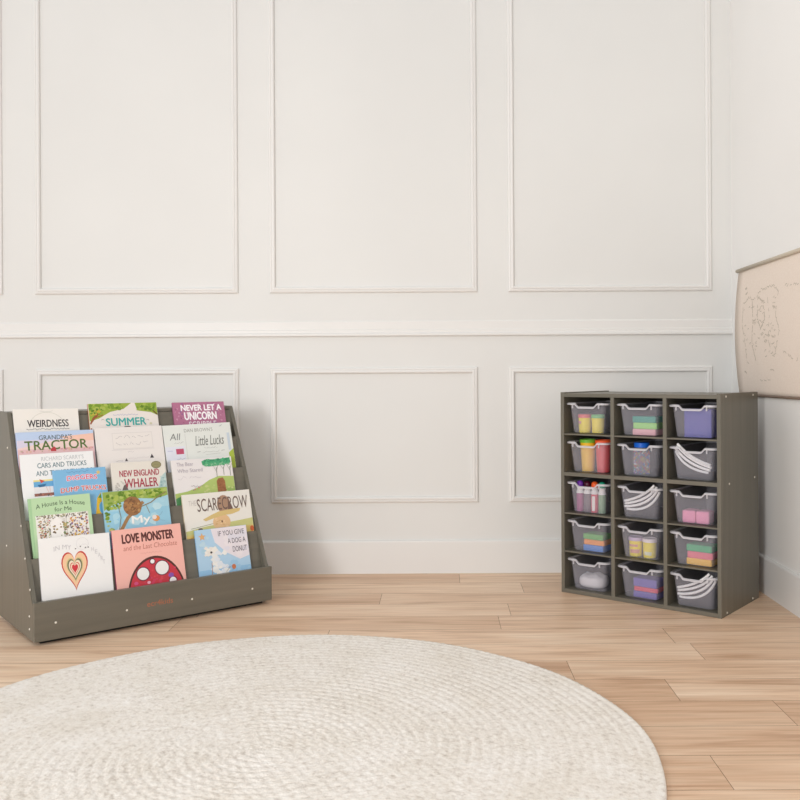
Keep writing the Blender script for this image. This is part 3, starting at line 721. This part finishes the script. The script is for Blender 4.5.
# (left edge, right edge) of the three columns
cols = [(0.0155, 0.2370), (0.2525, 0.4675), (0.4830, 0.6875)]
shelf_tops = [0.680, 0.515, 0.343, 0.180, 0.017]          # top of the board under rows 1..5
def build_unit():
    root = empty('cubby_storage_unit', MC)
    tag(root, 'grey wooden cubby unit with fifteen clear bins in the right corner', 'storage unit')
    for x in (0.0, WC-T): sp = link('side_panel', boxm(x, x+T, 0, DC, 0, HC, bev=0.001), M['grey_v'], root)
    link('top_board', boxm(T, WC-T, 0.001, DC-0.006, HC-0.0200, HC-0.0045), M['grey_h'], root)
    link('bottom_board', boxm(T, WC-T, 0.001, DC-0.006, 0.001, 0.017), M['grey_h'], root)
    link('middle_shelf', boxm(T, WC-T, 0.001, DC-0.008, 0.500, 0.515), M['grey_h'], root)
    for i in (1, 2):
        x = cols[i-1][1]
        for z0, z1 in ((0.017, 0.500), (0.515, HC-0.0200)): link('divider', boxm(x, cols[i][0], 0.001, DC-0.008, z0, z1), M['grey_v'], root)
    for c in range(3):
        x, x1 = cols[c]
        for z in (0.680, 0.343, 0.180): link('shelf', boxm(x, x1, 0.003, DC-0.008, z-0.006, z), M['grey_h'], root)
    link('back_panel', boxm(T, WC-T, DC-0.008, DC-0.002, 0.001, HC-0.0045), M['back'], root)
    for q, h in ((0.055, HC-0.012), (0.350, HC-0.012), (0.085, 0.505), (0.364, 0.505), (0.055, 0.012), (0.335, 0.012)):
        bm = bmesh.new(); bmesh.ops.create_cone(bm, cap_ends=True, segments=12, radius1=0.0045, radius2=0.0032, depth=0.002)
        bmesh.ops.transform(bm, matrix=Matrix.Translation((WC+0.0008, q, h)) @ Matrix.Rotation(PI/2, 4, 'Y'), verts=bm.verts)
        o = link('screw', bm, M['screw'], sp); o['label'] = 'pale screw cap'
build_unit()

BW, BD, BH = 0.173, 0.350, 0.128         # bin body at the top: width, depth, height
def rrect(w, d, r, n=6):
    pts = []
    for cx, cy, a in ((w/2-r, d/2-r, 0), (-w/2+r, d/2-r, PI/2), (-w/2+r, -d/2+r, PI), (w/2-r, -d/2+r, 1.5*PI)):
        for i in range(n+1): pts.append((cx+r*math.cos(a+PI/2*i/n), cy+r*math.sin(a+PI/2*i/n)))
    # extra points along the straight runs
    out = []
    for i, p in enumerate(pts):
        q = pts[(i+1) % len(pts)]
        out.append(p)
        L = math.hypot(q[0]-p[0], q[1]-p[1])
        if L > 0.02:
            m = 24
            for t in range(1, m): out.append((p[0]+(q[0]-p[0])*t/m, p[1]+(q[1]-p[1])*t/m))
    return out
def dip(x, y, d):
    """front edge of the bin is scooped out in its middle"""
    if y > -d/2 + 0.02: return 0.0
    t = (abs(x) - 0.036)/0.018
    t = min(max(t, 0), 1); t = t*t*(3-2*t)
    return -0.0155*(1-t)
def bin_parts():
    """meshes of the body and the rim; origin at the middle of the floor of the bin"""
    bm = bmesh.new()
    lv = [(0.0, 0.020), (0.012, 0.020), (0.5, 0.020), (1.0, 0.020)]
    rings = []
    for t in (0.0, 0.04, 0.25, 0.5, 0.75, 1.0):
        f = 0.86 + 0.14*t if t > 0.03 else 0.82
        w_, d_ = BW*f, BD*(0.93+0.07*t) if t > 0.03 else BD*0.90
        ring = []
        for x, y in rrect(w_, d_, 0.020):
            ztop = BH + dip(x*BW/w_, y*BD/d_, BD)
            ring.append(bm.verts.new((x, y, 0.0015 + (ztop-0.0015)*t)))
        rings.append(ring)
    bm.faces.new(rings[0][::-1])
    n_ = len(rings[0])
    for a, b in zip(rings, rings[1:]):
        for i in range(n_): bm.faces.new((a[i], a[(i+1) % n_], b[(i+1) % n_], b[i]))
    bmesh.ops.recalc_face_normals(bm, faces=bm.faces)
    bmesh.ops.solidify(bm, geom=list(bm.faces), thickness=0.0014)
    body = D.meshes.new('bin_body'); bm.to_mesh(body); bm.free(); body.materials.append(M['bin'])
    for p in body.polygons: p.use_smooth = True
    # rim: a lip swept round the top edge, wide over the sides, with two ribs under it at the front
    bm = bmesh.new(); loops = []
    base = rrect(BW, BD, 0.020)
    for off, dz in ((-0.001, -0.004), (-0.001, 0.0025), (0.45, 0.0035), (1.0, 0.001), (1.0, -0.0055), (0.8, -0.0055), (0.75, -0.0015), (0.1, -0.0015), (0.1, -0.004)):
        loop = []
        for x, y in base:
            z = BH + dip(x, y, BD)
            side = 0.0150 if abs(y) < BD/2-0.004 or abs(x) > BW/2-0.014 else 0.008
            ax = math.copysign(1, x)*side*max(0, (abs(x)-(BW/2-0.020))/0.020)
            ay = math.copysign(1, y)*0.008*max(0, (abs(y)-(BD/2-0.020))/0.020)
            o_ = off if off > 0 else 0
            loop.append(bm.verts.new((x + ax*o_, y + ay*o_, z + dz)))
        loops.append(loop)
    loops.append(loops[0])
    for a, b in zip(loops, loops[1:]):
        for i in range(n_): bm.faces.new((a[i], a[(i+1) % n_], b[(i+1) % n_], b[i]))
    for x in (-0.064, 0.060): box(bm, x-0.0025, x+0.0025, -BD/2-0.006, -BD/2+0.0005, BH-0.020, BH-0.003)
    bmesh.ops.recalc_face_normals(bm, faces=bm.faces)
    rim = D.meshes.new('bin_rim'); bm.to_mesh(rim); bm.free(); rim.materials.append(M['rim'])
    return body, rim
BODY, RIM = bin_parts()
BIN_Q = 0.003 + 0.008 + BD/2                     # middle of the bin behind the cubby's front edge
def cell_matrix(r, c, lift=0.0003):
    return MC @ Matrix.Translation((cols[c][0] + (0.1035, 0.1030, 0.1022)[c], BIN_Q, shelf_tops[r] + lift))
BIN_LABELS = [
 ['two yellow tubs, in the top left cubby', 'teal, green and pink foam, in the top row', 'blue-violet felt, in the top right cubby'],
 ['a yellow and a red cup', 'a blue-lidded bead jar', 'white cords that slope down to the right'],
 ['four paint bottles', 'white cords, in the middle column', 'two pink dough blocks'],
 ['green, orange and blue foam', 'two yellow tubs, in the middle column', 'green, pink and yellow foam'],
 ['one white pouch, in the bottom left cubby', 'purple and red foam, in the bottom row', 'white cords, in the bottom right cubby']]
first = None
for r in range(5):
    for c in range(3):
        e_ = empty('storage_bin', cell_matrix(r, c))
        tag(e_, 'clear plastic bin holding ' + BIN_LABELS[r][c], 'bin', 'clear bins in the cubby unit')
        for nm, me in (('bin_body', BODY), ('bin_rim', RIM)):
            o = D.objects.new(nm, me); C.objects.link(o); o.parent = e_

# ------------------------------------------------------------------ what the bins hold
FLOOR = 0.0022
QF = -BD/2                                        # front of the bin, local
def in_bin(r, c, x, dq, z=0.0, rz=0.0):
    return cell_matrix(r, c) @ Matrix.Translation((x, QF+dq, FLOOR+z)) @ Matrix.Rotation(rz, 4, 'Z')

def tub(r, c, x, lidc, label, art_c=None):
    e_ = empty('dough_tub', in_bin(r, c, x, 0.062, rz=random.Random(r*7+x).uniform(-0.4, 0.4)))
    tag(e_, label, 'tub', 'yellow dough tubs')
    bm = bmesh.new(); lathe(bm, [(0, 0), (0.024, 0), (0.0255, 0.002), (0.0275, 0.062), (0.0265, 0.0635), (0, 0.0635)])
    link('tub_body', bm, flat((250, 226, 44), 0.4), e_, smooth=False)
    bm = bmesh.new(); lathe(bm, [(0, 0.0637), (0.029, 0.0637), (0.0295, 0.0655), (0.0295, 0.076), (0.028, 0.078), (0.026, 0.078), (0.0255, 0.0765), (0, 0.0765)])
    link('lid', bm, flat(lidc, 0.4), e_)
    if art_c:
        bm = bmesh.new(); n_ = 10
        for (z0, z1, a0, a1) in art_c[1]:
            rr = lambda z: 0.0255 + 0.002*z/0.06 + 0.0004
            for i in range(n_):
                t0, t1 = a0+(a1-a0)*i/n_, a0+(a1-a0)*(i+1)/n_
                bm.faces.new([bm.verts.new((rr(z)*math.cos(t), rr(z)*math.sin(t), z)) for t, z in ((t0, z0), (t1, z0), (t1, z1), (t0, z1))])
        link('paper_label', bm, flat(art_c[0], 0.5), e_)
F = -PI/2
tub(0, 0, -0.042, (240, 112, 112), 'yellow tub with coral lid in the top left bin', ((226, 150, 150), [(0.038, 0.050, F-0.9, F+0.2)]))
tub(0, 0, 0.021, (120, 200, 120), 'yellow tub with green lid in the top left bin')
tub(3, 1, -0.043, (206, 184, 216), 'yellow tub with lilac lid and pink printed label', ((226, 160, 140), [(0.040, 0.050, F-0.9, F+0.6), (0.014, 0.030, F-0.7, F+0.9)]))
tub(3, 1, 0.019, (244, 230, 236), 'yellow tub with white lid and pale printed label', ((226, 226, 200), [(0.012, 0.026, F-0.5, F+0.7)]))

def block_mesh(w, d, h, bev, seed):
    bm = boxm(-w/2, w/2, -d/2, d/2, 0, h, bev=bev)
    return bm
def foam(r, c, x, cols, w=0.104, hs=None, dq=0.066, names=None, where=''):
    z = 0.0
    for i, (col, nm) in enumerate(cols):
        h = hs[i] if hs else 0.0255
        o = link('foam_block', block_mesh(w, 0.075, h, 0.004, i), flat(col, 0.75), smooth=False)
        o.matrix_world = in_bin(r, c, x + 0.0015*((i % 2)*2-1), dq, z + 0.0003*i, 0.02*((i % 2)*2-1))
        tag(o, nm, 'foam block', 'foam blocks in the bins'); z += h
foam(0, 1, 0.014, [((240, 178, 186), 'pale pink foam block under light green and teal ones'), ((158, 222, 116), 'light green foam block between teal and pale pink ones'), ((14, 156, 136), 'teal foam block on top of light green and pale pink ones')])
foam(3, 0, 0.014, [((74, 134, 214), 'sky blue foam block under orange and green ones'), ((244, 150, 56), 'orange foam block between green and blue ones'), ((100, 176, 84), 'grass green foam block on top of orange and blue ones')], w=0.096, hs=[0.026, 0.022, 0.024])
foam(3, 2, 0.014, [((244, 190, 56), 'yellow foam block under pink and emerald ones'), ((232, 108, 128), 'rose pink foam block between emerald and yellow ones'), ((46, 168, 110), 'emerald foam block on top of pink and yellow ones')], hs=[0.026, 0.026, 0.027])
foam(4, 1, 0.014, [((104, 88, 176), 'purple foam block under the red one in the bottom row'), ((224, 62, 96), 'thin red foam block between two purple ones'), ((112, 96, 182), 'purple foam block on top of the red one in the bottom row')], hs=[0.026, 0.018, 0.034])
for x, nm in ((-0.030, 'pink dough block, left of the two in its bin'), (0.026, 'pink dough block, right of the two in its bin')):
    bm = boxm(-0.027, 0.027, -0.032, 0.032, 0, 0.050, bev=0.007)
    o = link('dough_block', bm, flat((236, 146, 182), 0.6)); o.matrix_world = in_bin(2, 2, x, 0.058, 0, 0.06)
    tag(o, nm, 'modelling dough', 'pink dough blocks')
# blue-violet felt, a folded stack standing on edge
root = empty('felt_stack', in_bin(0, 2, 0.012, 0.025))
tag(root, 'stack of blue-violet felt sheets in the top right bin', 'felt')
for i in range(6):
    bm = boxm(-0.056, 0.056, i*0.009, i*0.009+0.0086, 0, 0.112 - 0.0015*(i % 3), bev=0.003)
    link('felt_sheet', bm, flat((72, 70, 164), 0.85), root)
# cups
def cup(x, body, rimc, label):
    e_ = empty('plastic_cup', in_bin(1, 0, x, 0.068)); tag(e_, label, 'cup', 'plastic cups')
    bm = bmesh.new(); lathe(bm, [(0, 0), (0.026, 0), (0.027, 0.002), (0.0335, 0.128), (0.0320, 0.128), (0.0257, 0.004), (0, 0.004)], 32); link('cup_body', bm, flat(body, 0.35), e_)
    bm = bmesh.new(); lathe(bm, [(0.0337, 0.1225), (0.0355, 0.1225), (0.0360, 0.134), (0.0345, 0.136), (0.0300, 0.136), (0.0300, 0.1325), (0.0340, 0.132), (0.0337, 0.1225)], 32)
    link('rim_band', bm, flat(rimc, 0.35), e_)
cup(-0.0305, (246, 196, 44), (118, 190, 60), 'tall yellow cup with a green rim')
cup(0.0430, (228, 70, 74), (244, 96, 48), 'tall red cup with an orange rim')
# bead jar
e_ = empty('bead_jar', in_bin(1, 1, -0.016, 0.066)); tag(e_, 'clear jar of mixed beads with a bright blue lid', 'jar')
bm = bmesh.new(); lathe(bm, [(0, 0), (0.035, 0), (0.037, 0.003), (0.037, 0.100), (0.028, 0.112), (0.028, 0.117), (0.0265, 0.117), (0.0265, 0.111), (0.0355, 0.099), (0.0355, 0.004), (0, 0.002)], 36); link('jar_body', bm, M['jar'], e_, smooth=False)
bm = bmesh.new(); lathe(bm, [(0.0292, 0.1135), (0.0310, 0.1135), (0.0312, 0.131), (0.029, 0.133), (0, 0.133), (0, 0.1175), (0.0292, 0.1175), (0.0292, 0.1135)], 36); link('jar_lid', bm, flat((24, 104, 214), 0.35), e_)
bm = bmesh.new(); rnd = random.Random(3)
bead_cols = [(228, 96, 116), (92, 168, 140), (226, 206, 110), (120, 120, 206), (236, 236, 236), (230, 132, 84), (86, 150, 214), (190, 110, 180)]
placed = []
for z in range(15):
    for k in range(15):
        a = 2*PI*(k + 0.5*(z % 2))/15
        mtx = Matrix.Translation((0.0310*math.cos(a), 0.0310*math.sin(a), 0.0072 + z*0.0064))
        n0 = len(bm.faces); bmesh.ops.create_icosphere(bm, subdivisions=1, radius=0.0031, matrix=mtx); bm.faces.ensure_lookup_table()
        mi = rnd.randrange(8)
        for f in bm.faces[n0:]: f.material_index = mi
o = link('bead', bm, [flat(c, 0.3) for c in bead_cols]); o.matrix_world = in_bin(1, 1, -0.016, 0.066)
tag(o, 'mixed coloured beads filling the blue-lidded jar', 'beads'); o['kind'] = 'stuff'
# dab-on paint bottles
def bottle(x, body, cap, label, paper=False):
    e_ = empty('paint_bottle', in_bin(2, 0, x, 0.046)); tag(e_, label, 'paint bottle', 'paint bottles')
    bm = bmesh.new(); lathe(bm, [(0, 0), (0.0145, 0), (0.016, 0.002), (0.016, 0.074), (0.0150, 0.078), (0, 0.078)]); link('bottle_body', bm, flat(body, 0.4), e_)
    bm = bmesh.new(); lathe(bm, [(0, 0.0782), (0.0162, 0.0782), (0.0166, 0.083), (0.0135, 0.093), (0.0125, 0.097), (0.0140, 0.099), (0.0140, 0.106), (0, 0.106)]); link('collar', bm, flat((240, 236, 236), 0.4), e_)
    bm = bmesh.new(); lathe(bm, [(0, 0.1062), (0.0135, 0.1062), (0.0145, 0.109), (0.0142, 0.121), (0.0115, 0.128), (0.006, 0.131), (0, 0.1315)]); link('cap', bm, flat(cap, 0.3), e_, smooth=True)
    if paper:
        bm = bmesh.new()
        for i in range(10):
            t0, t1 = F-0.35+0.9*i/10, F-0.35+0.9*(i+1)/10
            bm.faces.new([bm.verts.new((0.0164*math.cos(t), 0.0164*math.sin(t), z)) for t, z in ((t0, 0.008), (t1, 0.008), (t1, 0.070), (t0, 0.070))])
        link('paper_label', bm, flat((240, 230, 226), 0.5), e_)
bottle(-0.0575, (166, 78, 128), (120, 56, 176), 'paint bottle with a purple cap and magenta paint')
bottle(-0.0225, (120, 104, 112), (74, 12, 40), 'paint bottle with a dark maroon cap and grey paint')
bottle(0.0125, (218, 66, 92), (246, 98, 40), 'paint bottle with an orange cap, red paint and white label', True)
bottle(0.0480, (124, 160, 122), (22, 172, 134), 'paint bottle with a teal cap and green paint')
# white pouch
bm = bmesh.new(); bmesh.ops.create_uvsphere(bm, u_segments=36, v_segments=22, radius=1.0)
for q in bm.verts:
    x, y, z = q.co
    sp = lambda t, p: math.copysign(abs(t)**p, t)
    q.co = (0.060*sp(x, 0.7), 0.050*sp(y, 0.7), 0.029 + 0.029*sp(z, 0.65) + (0.004*math.sin(9*x+2*y) + 0.003*math.sin(13*y))*max(0, z))
o = link('clay_pouch', bm, flat((224, 220, 222), 0.6), smooth=True); o.matrix_world = in_bin(4, 0, -0.008, 0.074)
tag(o, 'rounded white pouch lying in the bottom left bin', 'pouch')
# white cords, leaning inside the front wall of three bins
def cords(r, c, paths, words, depth0=0.0215):
    for i, pts in enumerate(paths):
        P = [Vector(p) for p in pts]; out = []
        for k in range(33):                                    # Catmull-like quadratic through three points
            t = k/32; a, b, d = P
            m = 2*b - (a+d)/2
            q = (1-t)**2*a + 2*t*(1-t)*m + t*t*d
            slope = 0.0125*(1-q.y/BH)                          # the front wall leans
            out.append((q.x, QF + depth0 + slope + 0.0062*(i % 2), FLOOR + q.y))
        bm = bmesh.new(); tube(bm, out, 0.0050, 10)
        o = link('craft_cord', bm, M['white_cord'], smooth=True); o.matrix_world = cell_matrix(r, c)
        tag(o, words[i], 'cord', 'white craft cords')
ordinal = ['topmost', 'second from the top', 'third from the top', 'lowest']
cords(1, 2, [((-0.070, 0.139), (-0.012, 0.090), (0.062, 0.060)), ((-0.075, 0.131), (-0.016, 0.080), (0.063, 0.0495)), ((-0.079, 0.121), (-0.022, 0.068), (0.061, 0.039)), ((-0.080, 0.108), (-0.034, 0.053), (0.050, 0.029))],
      ['white cord sloping down to the right, %s of four' % s for s in ordinal])
cords(2, 1, [((-0.076, 0.064), (0.003, 0.094), (0.060, 0.138)), ((-0.077, 0.053), (0.009, 0.080), (0.068, 0.131)), ((-0.076, 0.042), (0.014, 0.065), (0.075, 0.123)), ((-0.070, 0.031), (0.020, 0.047), (0.079, 0.112))],
      ['middle column white cord rising rightward, %s of four' % s for s in ordinal])
cords(4, 2, [((-0.076, 0.066), (0.003, 0.096), (0.058, 0.138)), ((-0.077, 0.054), (0.009, 0.081), (0.067, 0.131)), ((-0.076, 0.041), (0.014, 0.064), (0.074, 0.123)), ((-0.072, 0.029), (0.020, 0.045), (0.080, 0.113))],
      ['bottom right bin white cord, %s of four' % s for s in ordinal])

# ------------------------------------------------------------------ camera
cam = D.cameras.new('camera'); co = D.objects.new('camera', cam); C.objects.link(co)
cam.sensor_width = 36; cam.lens = 40.5
cam.shift_x = -0.05; cam.shift_y = -0.0325
co.matrix_world = Matrix.Translation((0, 0, 0.937)) @ Matrix.Rotation(PI/2, 4, 'X') @ Matrix.Rotation(-0.0057, 4, 'Z')
sc.camera = co

# ------------------------------------------------------------------ light: bright daylight from big windows behind and to the left of the camera, plus an added side light
def area(name, loc, target, size, size_y, power, color=(1, 1, 1)):
    l = D.lights.new(name, 'AREA'); l.shape = 'RECTANGLE'; l.size = size; l.size_y = size_y; l.energy = power; l.color = color
    o = D.objects.new(name, l); C.objects.link(o); o.location = loc
    o.rotation_euler = (Vector(target)-Vector(loc)).to_track_quat('-Z', 'Y').to_euler()
    return o
area('window_light', (-2.3, -2.6, 2.6), (-0.3, 4.0, 0.7), 1.3, 1.3, 60, (1.0, 0.995, 0.99))
area('side_fill_light', (-2.9, -2.0, 1.3), (1.3, 3.5, 0.7), 1.0, 1.4, 125, (1.0, 0.995, 0.99))  # added soft light to brighten the right wall beside the cubby unit
# daylight: brighter from the left, where the windows are, and from above
w = D.worlds.new('daylight'); sc.world = w; w.use_nodes = True
nt = w.node_tree; bg = nt.nodes['Background']; bg.inputs[0].default_value = (0.985, 0.995, 1.0, 1)
tc = N(nt, 'ShaderNodeTexCoord'); dp = N(nt, 'ShaderNodeVectorMath', operation='DOT_PRODUCT'); dp.inputs[1].default_value = (-0.32, -0.10, 0.22)
ad = N(nt, 'ShaderNodeMath', operation='ADD', use_clamp=False); ad.inputs[1].default_value = 0.515
mxm = N(nt, 'ShaderNodeMath', operation='MAXIMUM'); mxm.inputs[1].default_value = 0.05
nt.links.new(tc.outputs['Generated'], dp.inputs[0]); nt.links.new(dp.outputs['Value'], ad.inputs[0]); nt.links.new(ad.outputs[0], mxm.inputs[0]); nt.links.new(mxm.outputs[0], bg.inputs['Strength'])
